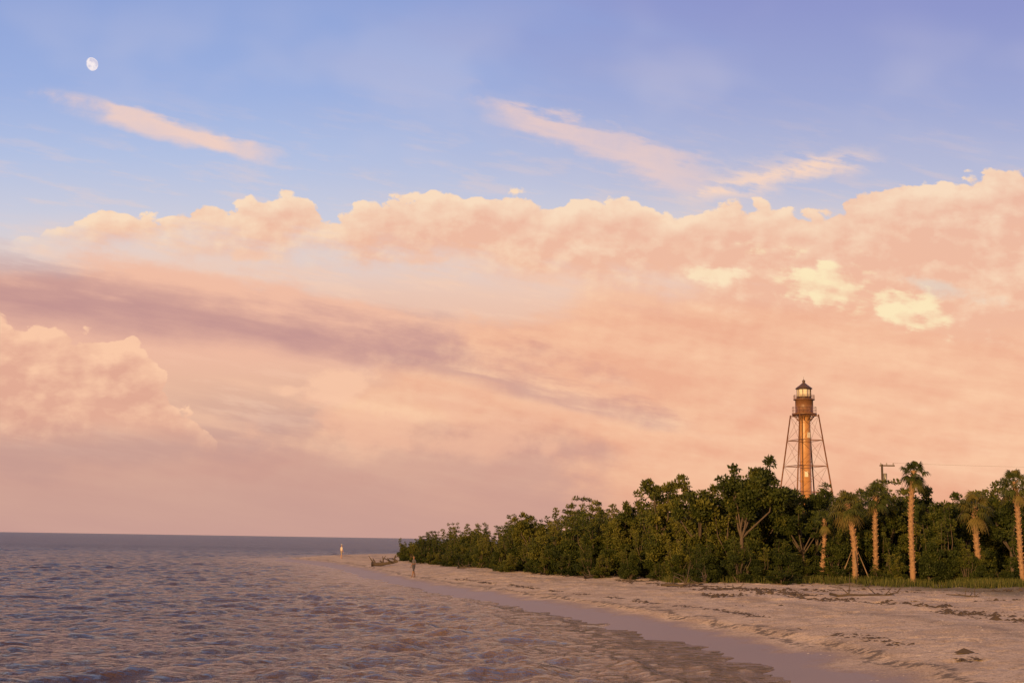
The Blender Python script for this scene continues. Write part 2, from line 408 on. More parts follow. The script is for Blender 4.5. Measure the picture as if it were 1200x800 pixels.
# ------------------------------------------------------------------ sea
rows = []; yv = 16.0
while yv < 15000:
    rows.append(yv)
    yv += max(0.10, 0.10 * (yv / 60.0) ** 1.4 if yv < 400 else yv * 0.03)
rows = np.array(rows); cols = np.linspace(-0.62, 0.42, 720)
wy, wt = np.meshgrid(rows, cols, indexing='ij'); wx = wt * (wy + 4)
wd = sdist(wx, wy)
stepy = np.gradient(rows)[:, None]
h = np.zeros_like(wx)
warp = (fbm(wx * 0.08, wy * 0.08, 3, 3) - 0.5) * 8
gust = 0.45 + 1.1 * fbm(wx * 0.05, wy * 0.03, 3, 31)
for i in range(76):
    lam = 0.42 * (6.0 / 0.42) ** (RNG.random() ** 1.1)
    th = RNG.normal(R(-72), R(36))
    kx, ky = math.cos(th) * 2 * math.pi / lam, math.sin(th) * 2 * math.pi / lam
    a = 0.032 * lam / (2 * math.pi) * (1.0 if lam < 3 else 0.75)
    fade = sstep(lam / (stepy + 1e-6), 1.6, 3.0)
    ph = kx * wx + ky * wy + RNG.random() * 6.28 + warp * (0.5 if lam > 2 else 0.9)
    h += a * fade * (np.sin(ph) + 0.22 * np.cos(2 * ph))
h *= gust
off = -wd
near = sstep(off, 0.0, 9.0)
h *= 0.3 + 0.7 * near
ph = off * 2 * math.pi / (2.8 + 0.05 * np.clip(off, 0, 40)) + (fbm(wx * 0.12, wy * 0.12, 3, 40) - 0.5) * 11
seg = sstep(fbm(wx * .12 + 9, wy * .12, 2, 77), .35, .65)
crest = np.maximum(np.sin(ph), 0) ** 2.0
env = np.exp(-np.maximum(off - 3, 0) / 12.0) * sstep(off, 0.2, 2.0) * sstep(wy, 170, 80) * seg
h += 0.10 * crest * env
Vw = np.stack([wx, wy, h], -1).reshape(-1, 3)
F = grid_faces(len(rows), len(cols))
keep = (wd.ravel()[F] < 4.0).any(1)
F = F[keep]
nb = len(Vw)
big = 16000
Vb = np.array([(-big, -big, -0.45), (big, -big, -0.45), (big, big, -0.45), (-big, big, -0.45)])
Vw = np.concatenate([Vw, Vb]); F = np.concatenate([F, [[nb, nb + 1, nb + 2, nb + 3]]])
obj("sea", mk_mesh("sea", Vw, F, [m_sea], attrs={'shore': np.concatenate([wd.ravel(), [-50] * 4])}))

# ------------------------------------------------------------------ tubes & leaves builder
class Geo:
    def __init__(s): s.v = []; s.f = []; s.m = []; s.t = []; s.sm = []; s.n = 0
    def addq(s, v, f, mi, tone=0.5, smooth=False):
        v = np.asarray(v, float).reshape(-1, 3); f = np.asarray(f, int).reshape(-1, 4)
        s.v.append(v); s.f.append(f + s.n); s.m.append(np.full(len(f), mi)); s.sm.append(np.full(len(f), smooth))
        s.t.append(np.full(len(v), tone) if np.isscalar(tone) else np.asarray(tone)); s.n += len(v)
    def tube(s, pts, rad, mi=0, seg=7, cap=True, tone=0.5, smooth=True, sq=1.0):
        pts = [Vector(p) for p in pts]; n = len(pts); rad = [rad] * n if np.isscalar(rad) else list(rad)
        vs = []; prev = None
        for i, p in enumerate(pts):
            d = (pts[min(i + 1, n - 1)] - pts[max(i - 1, 0)]).normalized()
            if prev is None:
                a = d.cross(Vector((0, 1, 0)) if abs(d.y) < 0.9 else Vector((1, 0, 0))).normalized()
            else: a = (prev - d * prev.dot(d)).normalized()
            prev = a; bb = d.cross(a)
            for k in range(seg):
                t = 2 * math.pi * (k + .5) / seg
                vs.append(p + (a * math.cos(t) + bb * math.sin(t) * sq) * rad[i])
        fs = []
        for i in range(n - 1):
            for k in range(seg):
                k2 = (k + 1) % seg
                fs.append((i * seg + k, i * seg + k2, (i + 1) * seg + k2, (i + 1) * seg + k))
        if cap:
            for i, c0 in ((0, pts[0]), (n - 1, pts[-1])):
                ci = len(vs); vs.append(c0)
                for k in range(0, seg, 1):
                    k2 = (k + 1) % seg
                    mid = len(vs); vs.append((vs[i * seg + k] + vs[i * seg + k2]) / 2)
                    fs.append((ci, i * seg + k, mid, i * seg + k2) if i == 0 else (ci, i * seg + k2, mid, i * seg + k))
        s.addq([tuple(v) for v in vs], fs, mi, tone, smooth)
    def leaves(s, cen, n, rad, L, W, mi, tone, rng, upb=0.3, squash=0.75):
        cen = np.asarray(cen)
        p = rng.normal(size=(n, 3)); p /= np.linalg.norm(p, axis=1)[:, None]
        out = p.copy()
        rr = rng.random(n) ** 0.45 * rad
        p = p * rr[:, None] * np.array([1, 1, squash]) + cen
        d = out * 0.6 + rng.normal(size=(n, 3)) * 0.7 + np.array([0, 0, upb]); d /= np.linalg.norm(d, axis=1)[:, None]
        r = rng.normal(size=(n, 3)); w = np.cross(d, r); w /= np.linalg.norm(w, axis=1)[:, None] + 1e-9
        l = L * (0.6 + 0.8 * rng.random(n))[:, None]; ww = W * (0.7 + 0.6 * rng.random(n))[:, None]
        v = np.stack([p, p + d * l * .55 + w * ww, p + d * l, p + d * l * .5 - w * ww], 1).reshape(-1, 3)
        f = np.arange(4 * n).reshape(-1, 4)
        tn = np.repeat(np.clip(tone + (rng.random(n) - .5) * 0.35, 0, 1), 4)
        s.addq(v, f, mi, tn, False)
    def box(s, c, size, mi=0, rotz=0.0):
        cx, cy, cz = c; a, b2, h2 = [v / 2 for v in size]; cs, sn = math.cos(rotz), math.sin(rotz)
        v = []
        for z in (-h2, h2):
            for x, y in ((-a, -b2), (a, -b2), (a, b2), (-a, b2)):
                v.append((cx + x * cs - y * sn, cy + x * sn + y * cs, cz + z))
        s.addq(v, [(3, 2, 1, 0), (4, 5, 6, 7), (0, 1, 5, 4), (1, 2, 6, 5), (2, 3, 7, 6), (3, 0, 4, 7)], mi)
    def mesh(s, name, mats):
        return mk_mesh(name, np.concatenate(s.v), np.concatenate(s.f), mats, np.concatenate(s.m), np.concatenate(s.sm), {'tone': np.concatenate(s.t)})

# ------------------------------------------------------------------ shrubs
def shrub(seed, H=5.0, W=2.6, clumps=60, per=170, spikes=5):
    rng = np.random.default_rng(seed); q = Geo()
    lobes = [(rng.uniform(-.45, .45) * W, rng.uniform(-.45, .45) * W, H * rng.uniform(.5, 1.0), W * rng.uniform(.36, .7)) for _ in range(5)]
    for i in range(clumps):
        lx, ly, lh, lr = lobes[i % 5]
        th = rng.random() * 6.283; u = rng.random() ** 0.55; zz = rng.random() ** 0.8
        prof = math.sqrt(max(0.05, 1 - (max(0, zz - .35) / .65) ** 2)) * (0.75 + .25 * min(1, zz / .3))
        c = (lx + math.cos(th) * lr * u * prof, ly + math.sin(th) * lr * u * prof, lh * (0.08 + .86 * zz))
        r = rng.uniform(.28, .6)
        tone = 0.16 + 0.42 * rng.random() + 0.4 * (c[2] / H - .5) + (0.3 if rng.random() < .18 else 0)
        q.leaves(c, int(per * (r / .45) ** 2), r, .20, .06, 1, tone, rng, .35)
        if i % 3 == 0:
            m = ((c[0]) * .45 + rng.normal() * .15, c[1] * .45 + rng.normal() * .15, c[2] * .5)
            q.tube([(lx * .2 + rng.normal() * .15, ly * .2 + rng.normal() * .15, -.2), m, c], [.07, .045, .015], 0, 5, False)
    for i in range(spikes):
        th = rng.random() * 6.283; r0 = rng.random() * W * .7
        x, y = math.cos(th) * r0, math.sin(th) * r0; z0 = H * .65
        tip = (x * 1.15 + rng.normal() * .2, y * 1.15 + rng.normal() * .2, H * rng.uniform(.95, 1.25))
        q.tube([(x * .6, y * .6, z0 * .6), (x, y, z0), tip], [.04, .03, .01], 0, 5, False)
        for k in range(4):
            t = .35 + .65 * k / 3
            c = [x + (tip[0] - x) * t + rng.normal() * .12, y + (tip[1] - y) * t + rng.normal() * .12, z0 + (tip[2] - z0) * t]
            q.leaves(c, 45, .24, .19, .055, 1, .5 + .3 * rng.random(), rng, .5)
    return q.mesh("shrub_foliage_%d" % seed, [m_bark, m_leaf])
SHR = [shrub(101), shrub(102, 4.6, 3.0), shrub(103, 5.2, 2.3, 52, 170, 8), shrub(104, 4.8, 2.7, 64, 150, 6), shrub(105, 5.0, 2.5, 50, 180, 4)]

def tree(seed, H=8.0, spread=2.2, nl=5, lean=(0, 0), crown=.7, per=220, base_r=.16, bare=.35):
    rng = np.random.default_rng(seed); q = Geo()
    fork = np.array([lean[0] * .35, lean[1] * .35, H * bare])
    q.tube([(0, 0, -.3), tuple(fork * .5 + rng.normal(size=3) * .08), tuple(fork)], [base_r * 1.2, base_r * .9, base_r * .7], 0, 8, False)
    for i in range(nl):
        th = 6.283 * (i + rng.random() * .7) / nl; s1 = spread * rng.uniform(.35, 1.0)
        top = np.array([lean[0] + math.cos(th) * s1, lean[1] + math.sin(th) * s1, H * rng.uniform(.62, .95) if i else H * .96])
        mid = fork * .45 + top * .55 + rng.normal(size=3) * .25 + np.array([0, 0, -.2])
        q.tube([tuple(fork), tuple(fork * .7 + mid * .3 + rng.normal(size=3) * .08), tuple(mid), tuple(top)], [base_r * .55, base_r * .42, base_r * .28, .02], 0, 6, False)
        for j in range(6):
            t = rng.uniform(.05, 1.0) if j else 1.0
            bp_ = mid * (1 - t) + top * t
            e = bp_ + rng.normal(size=3) * np.array([.6, .6, .4]) * crown * (1 if j else .2)
            q.tube([tuple(bp_), tuple((bp_ + e) / 2 + rng.normal(size=3) * .05), tuple(e)], [.03, .02, .01], 0, 5, False)
            r = crown * rng.uniform(.4, .8)
            tone = .3 + .45 * rng.random()
            q.leaves(e, int(per * (r / .5) ** 2), r, .22, .06, 1, tone, rng, .3, .7)
            q.leaves(e + rng.normal(size=3) * r * .7, int(per * .3), r * .5, .2, .055, 1, tone + .1, rng, .3, .8)
    return q.mesh("tree_%d" % seed, [m_bark, m_leaf])

thicket = bpy.data.objects.new("coastal_thicket", None); scene.collection.objects.link(thicket)
k = 0
def bush(x, y, top, wscale=1.0):
    """bush with its crown reaching absolute height top"""
    global k
    z = gz(x, y); s = max(.2, (top - z) / 5.35)
    w = max(s, .45) * wscale
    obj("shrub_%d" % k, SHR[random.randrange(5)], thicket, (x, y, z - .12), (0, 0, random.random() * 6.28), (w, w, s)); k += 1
FR = [(-12.0, 158, 3.5), (-10.5, 150, 4.2), (-8, 143, 4.5), (-5.5, 134, 4.7), (-3, 126, 4.9), (-1.0, 118, 5.1), (.8, 111, 5.3), (2.8, 105, 5.4), (4.8, 100, 5.6), (6.8, 96.5, 5.8),
      (8.6, 94, 5.9), (10.4, 91, 6.1), (12, 88, 6.4), (13.5, 85.5, 6.4), (15.2, 84.5, 6.3), (17, 86, 6.0)]
for i in range(len(FR) - 1):
    for t in (0, .5):
        x = FR[i][0] * (1 - t) + FR[i + 1][0] * t; y = FR[i][1] * (1 - t) + FR[i + 1][1] * t; tp = FR[i][2] * (1 - t) + FR[i + 1][2] * t
        bush(x + random.uniform(-.5, .5), y + random.uniform(-.6, .6), 1 + (tp - 1) * random.uniform(.45, .92), 1.15)
        nx, ny = .55, .83
        bush(x + nx * 3 + random.uniform(-.7, .7), y + ny * 3 + random.uniform(-.7, .7), tp * random.uniform(.7, 1.08), 1.15)
        bush(x + nx * 7 + random.uniform(-1, 1), y + ny * 7 + random.uniform(-1, 1), tp * random.uniform(.76, 1.16), 1.2)
    if i % 2 == 0: bush(x + 7, y + 12, tp * 1.05, 1.5)
for i in range(len(FR) - 1):
    for t in (0.1, .4, .75):
        x = FR[i][0] * (1 - t) + FR[i + 1][0] * t; y = FR[i][1] * (1 - t) + FR[i + 1][1] * t
        if random.random() < .75: bush(x - 1.0 + random.uniform(-.6, .6), y - 2.0 + random.uniform(-1.5, .5), gz(x, y) + random.uniform(.8, 2.6), .9)
for x, y, tp in ((12.6, 81.5, 3.4), (14.3, 79.8, 3.8), (15.9, 80.6, 3.0), (17.2, 81.5, 3.6), (11.2, 84.5, 3.6), (18.8, 82, 2.6), (16.4, 77.5, 2.2)):
    bush(x, y, tp, 1.1)
# right-hand backdrop behind the palms
for i in range(22):
    x = 17 + i * 1.25; y = 94 + random.uniform(-1.5, 2.5) - .1 * i
    bush(x, y, random.uniform(4.6, 7.2), 1.15)
    bush(x + .6, y + 6, random.uniform(5.2, 7.4), 1.3)
    bush(x + 1, y - 5.5 - random.random() * 2, random.uniform(2.0, 5.4), 1.0)
    bush(x + .4 + random.uniform(-.7, .7), y - 11 + random.uniform(-1.4, 1) - .25 * i, random.uniform(1.5, 3.4), .9)
for x, y, tp in ((26.3, 79.5, 4.6), (27.5, 80.5, 5.6), (28.2, 79.0, 3.6), (20.8, 82, 4.4), (22.6, 83.5, 5.2), (32.3, 79, 4.8), (33.5, 80, 5.6), (24.0, 83, 4.6)):
    bush(x, y, tp, 1.0)
for i in range(14):
    bush(20 + i * 4, 116 + random.uniform(-3, 3), random.uniform(6.0, 7.6), 1.7)
    bush(30 + i * 6, 140 + random.uniform(-3, 3), random.uniform(6.5, 8.0), 2.0)

TR = [tree(201, 7.8, 1.9, 7, (1.0, 0), .75), tree(202, 7.0, 2.3, 7, (-.5, .3), .66), tree(203, 6.4, 1.7, 6, (.3, -.3), .6), tree(204, 7.2, 1.5, 5, (.8, 0), .58, 200)]
def put_tree(ti, x, y, top, rz, H):
    z = gz(x, y); s = (top - z) / H
    obj("broadleaf_tree", TR[ti], None, (x, y, z), (0, 0, rz), (s, s, s))
put_tree(0, 14.8, 83.4, 9.1, 0.2, 7.8)
put_tree(1, 12.8, 86.0, 7.6, 1.9, 7.0)
put_tree(3, 10.9, 89.5, 7.9, 2.5, 7.2)
put_tree(1, 17.0, 87.0, 7.9, 4.0, 7.0)
put_tree(2, 8.0, 96.0, 6.5, 0.8, 6.4)
put_tree(2, 2.0, 108.0, 5.8, 3.3, 6.4)
put_tree(3, 21.0, 88.0, 7.2, 5.1, 7.2)
put_tree(2, 25.6, 87.0, 6.8, 1.2, 6.4)
put_tree(1, 28.0, 84.0, 7.3, 2.9, 7.0)
put_tree(3, 30.5, 86.0, 6.7, 0.4, 7.2)
put_tree(2, 32.6, 83.0, 7.0, 4.4, 6.4)
put_tree(1, 19.6, 85.0, 6.2, .9, 7.0)
put_tree(3, 27.0, 81.5, 5.8, 2.0, 7.2)
put_tree(0, 25.2, 85.0, 6.4, 4.0, 7.8)

# ------------------------------------------------------------------ sabal palms
def palm_mesh(seed, H, nf=26, FR_=0.62, lean=0.0, tr=.17):
    rng = np.random.default_rng(seed); q = Geo()
    n = 14; pts = []; rad = []
    for i in range(n):
        t = i / (n - 1); pts.append((lean * t * t + math.sin(t * 5 + seed) * .07, math.cos(t * 4 + seed) * .05, -.3 + (H + .3) * t)); rad.append(tr - .03 * t + .03 * rng.random() + (.05 if i == 0 else 0))
    q.tube(pts, rad, 0, 10, False)
    def at(t):
        f = t * (n - 1); i = min(int(f), n - 2); f -= i
        return np.array(pts[i]) * (1 - f) + np.array(pts[i + 1]) * f
    nb_ = int(H * 18)
    for i in range(nb_):        # old leaf bases ("boots") in a spiral
        t = .12 + .86 * i / nb_; th = i * 2.4; c = at(t); d = np.array([math.cos(th), math.sin(th), 0]); s = np.array([-d[1], d[0], 0])
        L = rng.uniform(.10, .2) * (1 + 1.0 * max(0, t - .6)); w = .055
        r0 = tr * .75
        p0 = c + d * r0; p1 = c + d * (r0 + .06 + L * .35) + np.array([0, 0, L])
        v = [p0 - s * w, p0 + s * w, p1 + s * w * .5, p1 - s * w * .5]
        v += [p0 - s * w * .5 - d * .05 + [0, 0, .08], p0 + s * w * .5 - d * .05 + [0, 0, .08], p1 + s * w * .3 - d * .05, p1 - s * w * .3 - d * .05]
        q.addq(v, [(0, 1, 2, 3), (7, 6, 5, 4), (3, 2, 6, 7), (0, 3, 7, 4), (1, 5, 6, 2)], 0)
    top = at(1.0)
    for i in range(nf):
        th = i * 2.39996; u = (i + .5) / nf; el = R(88 - 140 * u ** 1.05) + rng.normal() * .12
        pl = FR_ * rng.uniform(.6, 1.1) * (0.75 if u < .2 else 1.0)
        d = np.array([math.cos(th) * math.cos(el), math.sin(th) * math.cos(el), math.sin(el)])
        side = np.array([-math.sin(th), math.cos(th), 0]); nrm = np.cross(side, d)
        p0 = top + d * .08 - np.array([0, 0, .25 * u]); p1 = p0 + d * pl - np.array([0, 0, .10 * pl])
        tone = .55 - .25 * u + rng.normal() * .08
        if u > .86: tone = .95
        q.tube([tuple(p0), tuple((p0 + p1) / 2 + nrm * -.02), tuple(p1)], [.018, .013, .01], 1, 4, False, tone)
        ns = 20; fr = FR_ * rng.uniform(.95, 1.25)
        for k2 in range(ns):
            a = R(-112 + 224 * (k2 + .5) / ns)
            dd = d * math.cos(a) + side * math.sin(a); L = fr * (1.0 - .28 * abs(a) / 2.1) * rng.uniform(.8, 1.08)
            ws = np.cross(nrm, dd); wid = .03
            fold = abs(math.sin(a)) * .18
            m1 = p1 + dd * L * .55 + nrm * fold * .4 - np.array([0, 0, .05]); m2 = p1 + dd * L + nrm * fold * .3 - np.array([0, 0, .12 + .3 * L + .14 * rng.random()])
            q.addq([p1 - ws * .006, p1 + ws * .006, m1 + ws * wid, m1 - ws * wid, m2 + ws * .008, m2 - ws * .008], [(0, 1, 2, 3), (3, 2, 4, 5)], 1, float(np.clip(tone + rng.normal() * .06, 0, 1)))
    return q.mesh("sabal_palm_%d" % seed, [m_boot, m_frond])
# (x, y, crown-top height above sea, frond size, lean, trunk radius, fronds)
for i, (x, y, tp, fr, ln, tr_, nf_) in enumerate([(19.9, 81.5, 5.7, .42, .2, .11, 18), (21.7, 80.5, 6.9, .66, -.35, .16, 34), (23.2, 81.5, 7.5, .60, .3, .13, 28), (24.75, 79.0, 8.75, .52, .35, .15, 24),
                                     (29.3, 80.0, 6.9, .68, -.2, .17, 32), (31.0, 77.5, 8.2, .6, -.35, .13, 24)]):
    z = gz(x, y)
    obj("sabal_palm", palm_mesh(300 + i, tp - z - fr * 1.2, nf_, fr, ln, tr_), None, (x, y, z), (0, 0, 0))

br = Geo()
for a in (0.3, 2.4, 4.5):
    br.tube([(math.cos(a) * 1.1, math.sin(a) * 1.1, 0), (math.cos(a) * .2, math.sin(a) * .2, 2.0)], .03, 0, 6)
obj("palm_brace_poles", br.mesh("palm_brace_poles", [simple("lumber", (.24, .17, .11), .8)]), None, (21.7, 80.5, gz(21.7, 80.5) - .05))

# ------------------------------------------------------------------ lighthouse
LX, LY = 51.6, 222.0; LZ = gz(LX, LY)
lh = bpy.data.objects.new("lighthouse", None); scene.collection.objects.link(lh); lh.location = (LX, LY, LZ); lh.rotation_euler = (0, 0, R(14))
m_glass, q, b = pmat("lantern_glass"); b.inputs['Roughness'].default_value = .25
nz = q.noise(E_(q, q.node('ShaderNodeTexCoord').outputs['Object']), 3.0, 3); q.put(b.inputs['Base Color'], q.mix(nz, (.45, .40, .30, 1), (.8, .76, .64, 1)))
def part(name, q, mats): return obj(name, q.mesh(name, mats), lh)
zb, zt = 0.0, 24.4
def hs(z): return 4.5 - (4.5 - 1.78) * z / zt
q = Geo()
cor = [(-1, -1), (1, -1), (1, 1), (-1, 1)]
for cx, cy in cor:
    q.tube([(cx * hs(0), cy * hs(0), 0), (cx * hs(zt), cy * hs(zt), zt)], [.14, .11], 0, 8)
    q.box((cx * hs(0), cy * hs(0), .15), (1.0, 1.0, .5), 1)
part("legs", q, [m_rod, simple("concrete_footing", (.3, .28, .26), .9)])
lv = [1.0, 6.2, 10.9, 15.4, 19.9, 24.2]
q = Geo()
for z in lv[1:]:
    for i in range(4):
        a, b_ = cor[i], cor[(i + 1) % 4]
        q.tube([(a[0] * hs(z), a[1] * hs(z), z), (b_[0] * hs(z), b_[1] * hs(z), z)], .06, 0, 6)
        q.tube([(a[0] * hs(z), a[1] * hs(z), z), (a[0] * .6, a[1] * .6, z)], .04, 0, 6)
part("horizontal_struts", q, [m_rod])
q = Geo()
for j in range(len(lv) - 1):
    z0, z1 = lv[j], lv[j + 1]
    for i in range(4):
        a, b_ = cor[i], cor[(i + 1) % 4]
        q.tube([(a[0] * hs(z0), a[1] * hs(z0), z0), (b_[0] * hs(z1), b_[1] * hs(z1), z1)], .022, 0, 5)
        q.tube([(b_[0] * hs(z0), b_[1] * hs(z0), z0), (a[0] * hs(z1), a[1] * hs(z1), z1)], .022, 0, 5)
part("tie_rods", q, [m_rod])
q = Geo()
q.tube([(0, 0, 5.8), (0, 0, 6.1), (0, 0, 6.1001), (0, 0, 23.2), (0, 0, 24.4)], [1.12, 1.12, 1.0, 0.98, 1.12], 0, 28)
for z in (9.4, 12.8, 16.2, 19.6, 23.0):
    q.tube([(0, 0, z - .06), (0, 0, z + .06)], 1.05, 0, 28)
q.tube([(0, 0, 0), (0, 0, 5.8)], .35, 0, 12)
for i in range(34):            # stairs up to the cylinder
    a = i * .36; z = .2 + i * .165
    q.box((math.cos(a) * .85, math.sin(a) * .85, z), (.95, .26, .05), 0, a)
for (a, z) in ((-1.3, 20.8), (-1.9, 14.0), (-.6, 10.0)):
    q.box((math.cos(a) * 1.0, math.sin(a) * 1.0, z), (.12, .6, .95), 1, a)
part("stair_cylinder", q, [m_iron, m_glass])
q = Geo()
q.tube([(0, 0, 24.4), (0, 0, 24.62)], 2.15, 0, 32)                    # gallery deck
q.tube([(0, 0, 24.62), (0, 0, 27.0)], [1.55, 1.55], 0, 28)             # watch room
q.tube([(0, 0, 27.0), (0, 0, 27.14)], 1.85, 0, 32)                    # upper deck
for i in range(12):
    a = i * math.pi / 6
    q.tube([(math.cos(a) * 1.05, math.sin(a) * 1.05, 23.3), (math.cos(a) * 1.7, math.sin(a) * 1.7, 24.1), (math.cos(a) * 2.1, math.sin(a) * 2.1, 24.42)], .06, 0, 5)
for (rr, z0, hh, nn_) in ((2.08, 24.62, 1.1, 20), (1.78, 27.14, .7, 16)):
    for i in range(nn_):
        a = i * 2 * math.pi / nn_
        q.tube([(math.cos(a) * rr, math.sin(a) * rr, z0), (math.cos(a) * rr, math.sin(a) * rr, z0 + hh)], .03, 0, 5)
    for hz in (.5, 1.0):
        ring = [(math.cos(2 * math.pi * i / 32) * rr, math.sin(2 * math.pi * i / 32) * rr, z0 + hh * hz) for i in range(33)]
        q.tube(ring, .03, 0, 5, False)
part("gallery", q, [m_iron2])
q = Geo()
q.tube([(0, 0, 27.14), (0, 0, 27.6)], 1.28, 0, 10)
q.tube([(0, 0, 27.6), (0, 0, 28.85)], 1.18, 1, 10, smooth=False)
q.tube([(0, 0, 28.85), (0, 0, 29.0)], 1.32, 0, 10)
for i in range(10):
    a = 2 * math.pi * (i + .5) / 10
    q.tube([(math.cos(a) * 1.21, math.sin(a) * 1.21, 27.6), (math.cos(a) * 1.21, math.sin(a) * 1.21, 28.86)], .055, 0, 5)
q.tube([(0, 0, 29.0), (0, 0, 29.08), (0, 0, 29.6), (0, 0, 30.0), (0, 0, 30.15)], [1.5, 1.48, .8, .3, .2], 0, 20)
q.tube([(0, 0, 30.1), (0, 0, 30.25), (0, 0, 30.42), (0, 0, 30.55), (0, 0, 30.62)], [.14, .27, .29, .18, .05], 0, 12)
q.tube([(0, 0, 30.6), (0, 0, 31.2)], [.035, .01], 0, 5)
part("lantern_room", q, [simple("lantern_roof_iron", (0.07, 0.04, 0.028), 0.5), m_glass])

# ------------------------------------------------------------------ utility poles and wires
m_pole = simple("weathered_pole", (.10, .08, .065), .9)
def upole(x, y, H):
    q = Geo()
    q.tube([(0, 0, -.5), (0, 0, H)], [.13, .09], 0, 8)
    q.box((.45, 0, H - .12), (1.3, .1, .12), 0)
    for dx in (-.1, .4, .98):
        q.tube([(dx, 0, H - .06), (dx, 0, H + .0), (dx, 0, H + .12)], [.03, .06, .03], 1, 8)
    q.tube([(.2, -.2, H - 1.6), (.2, -.2, H - .8)], .15, 1, 10)
    obj("utility_pole", q.mesh("utility_pole", [m_pole, simple("insulator_grey", (.28, .27, .27), .4)]), None, (x, y, gz(x, y)))
P1 = (32.2, 110.0); P2 = (70.0, 108.0); H1 = 10.45 - gz(*P1); H2 = 10.45 - gz(*P2)
upole(*P1, H1); upole(*P2, H2)
q = Geo()
pts = []
for i in range(13):
    t = i / 12; pts.append((P1[0] + .98 + (P2[0] - P1[0]) * t, P1[1] + (P2[1] - P1[1]) * t, 10.57 - .25 * (1 - (2 * t - 1) ** 2)))
q.tube(pts, .007, 0, 5)
obj("power_line", q.mesh("power_line", [simple("wire", (.2, .17, .14), .6)]))

# ------------------------------------------------------------------ driftwood
def driftwood(seed, L, r, loc, rz, stubs=5, up=.7):
    rng = np.random.default_rng(seed); q = Geo(); n = 8; pts = []
    for i in range(n):
        t = i / (n - 1); pts.append((L * (t - .5), math.sin(t * 4 + seed) * .12 * L * .3, r * .7 + .25 * up * t * t + rng.normal() * .02))
    q.tube(pts, [r * (1 - .6 * i / (n - 1)) * rng.uniform(.85, 1.1) for i in range(n)], 0, 8)
    for i in range(stubs):
        p = np.array(pts[rng.integers(1, n)]); l = L * rng.uniform(.2, .45)
        d = np.array([rng.normal() * .6, rng.normal() * .6, abs(rng.normal()) * up + .2]); d /= np.linalg.norm(d)
        m = p + d * l * .5 + rng.normal(size=3) * .05; e = p + d * l + rng.normal(size=3) * .12 * l
        q.tube([tuple(p), tuple(m), tuple(e)], [r * .45, r * .3, r * .1], 0, 6)
        e2 = m + (rng.normal(size=3) * .5 + d * .5) * l * .5; q.tube([tuple(m), tuple(e2)], [r * .25, r * .08], 0, 5)
    obj("driftwood", q.mesh("driftwood", [m_drift]), None, (loc[0], loc[1], gz(*loc)), (0, 0, rz))
driftwood(1, 2.8, .26, (-13.2, 137), .15, 9, 1.4)
driftwood(2, 2.6, .09, (10.3, 76), -.2, 10, .8)
driftwood(3, 3.2, .07, (17.0, 62), .1, 6, .2)
driftwood(4, 2.2, .10, (6.2, 92), .6, 6, .8)
driftwood(5, 1.5, .05, (21.5, 61), 2.6, 5, .3)
driftwood(6, 2.4, .10, (3.0, 99), 1.0, 6, .7)
driftwood(7, 1.3, .05, (12.5, 72), .6, 5, .4)
driftwood(8, 2.6, .09, (-3.4, 118), .3, 6, .6)

# ------------------------------------------------------------------ wrack, shells, grass
def scatter(name, n, fn, size, mat, flat=.35):
    rng = np.random.default_rng(len(name)); p = fn(rng, n)
    sdv = sdist(p[:, 0], p[:, 1]); p = p[sdv > 1.0]; n = len(p)
    z = gheight(p[:, 0], p[:, 1])
    s = size * rng.lognormal(0, .45, n)
    base = np.array([[-1, -1, 0], [1, -.8, 0], [.9, 1, 0], [-1, .8, 0], [0, 0, 1]])
    a = rng.random(n) * 6.28; c, sn = np.cos(a), np.sin(a)
    j = base[None] * (0.6 + .8 * rng.random((n, 5, 3)))
    vx = (j[:, :, 0] * c[:, None] - j[:, :, 1] * sn[:, None]) * s[:, None] + p[:, 0:1]
    vy = (j[:, :, 0] * sn[:, None] + j[:, :, 1] * c[:, None]) * s[:, None] + p[:, 1:2]
    vz = j[:, :, 2] * s[:, None] * flat + z[:, None] - .005
    V = np.stack([vx, vy, vz], -1).reshape(-1, 3)
    o = np.arange(n)[:, None] * 5
    F = np.concatenate([o + np.array([[0, 1, 4]]), o + np.array([[1, 2, 4]]), o + np.array([[2, 3, 4]]), o + np.array([[3, 0, 4]])])
    obj(name, mk_mesh(name, V, F, [mat], smooth=False))
def along(off_mu, off_sd, y0, y1):
    def fn(rng, n):
        y = rng.uniform(y0, y1, n); xsr = np.interp(y, [p[1] for p in SH[4:14]], [p[0] for p in SH[4:14]])
        o = off_mu + rng.normal(size=n) * off_sd + (fbm(y * .08, y * 0 + 3, 2, 8) - .5) * 3
        keep = fbm(y * .5, o * .8, 3, 61) > .46
        return np.stack([xsr + o, y], 1)[keep]
    return fn
def field(x0, x1, y0, y1, thr=.5, seed=90):
    def fn(rng, n):
        x = rng.uniform(x0, x1, n); y = rng.uniform(y0, y1, n)
        return np.stack([x, y], 1)[fbm(x * .12, y * .6, 4, seed) > thr]
    return fn
scatter("seaweed_wrack", 3800, along(12.5, .5, 34, 110), .06, m_weed, .6)
scatter("seaweed_wrack_patch", 9000, field(10, 34, 57, 77, .58), .06, m_weed, .6)
scatter("seaweed_strand", 3000, along(4.6, .2, 32, 100), .045, m_weed)
scatter("shell_fragments", 14000, field(9, 34, 32, 80, .4, 12), .016, m_shell)
rng = np.random.default_rng(5); n = 60000
x = rng.uniform(10, 40, n); y = rng.uniform(66, 92, n)
dens = fbm(x * .3, y * .3, 3, 71) + .03 * (y - 72 + (x - 20) * .35)
kp = (dens > .62) & (y > 83 - (x - 10) * .72)
x, y = x[kp], y[kp]; n = len(x); z = gheight(x, y)
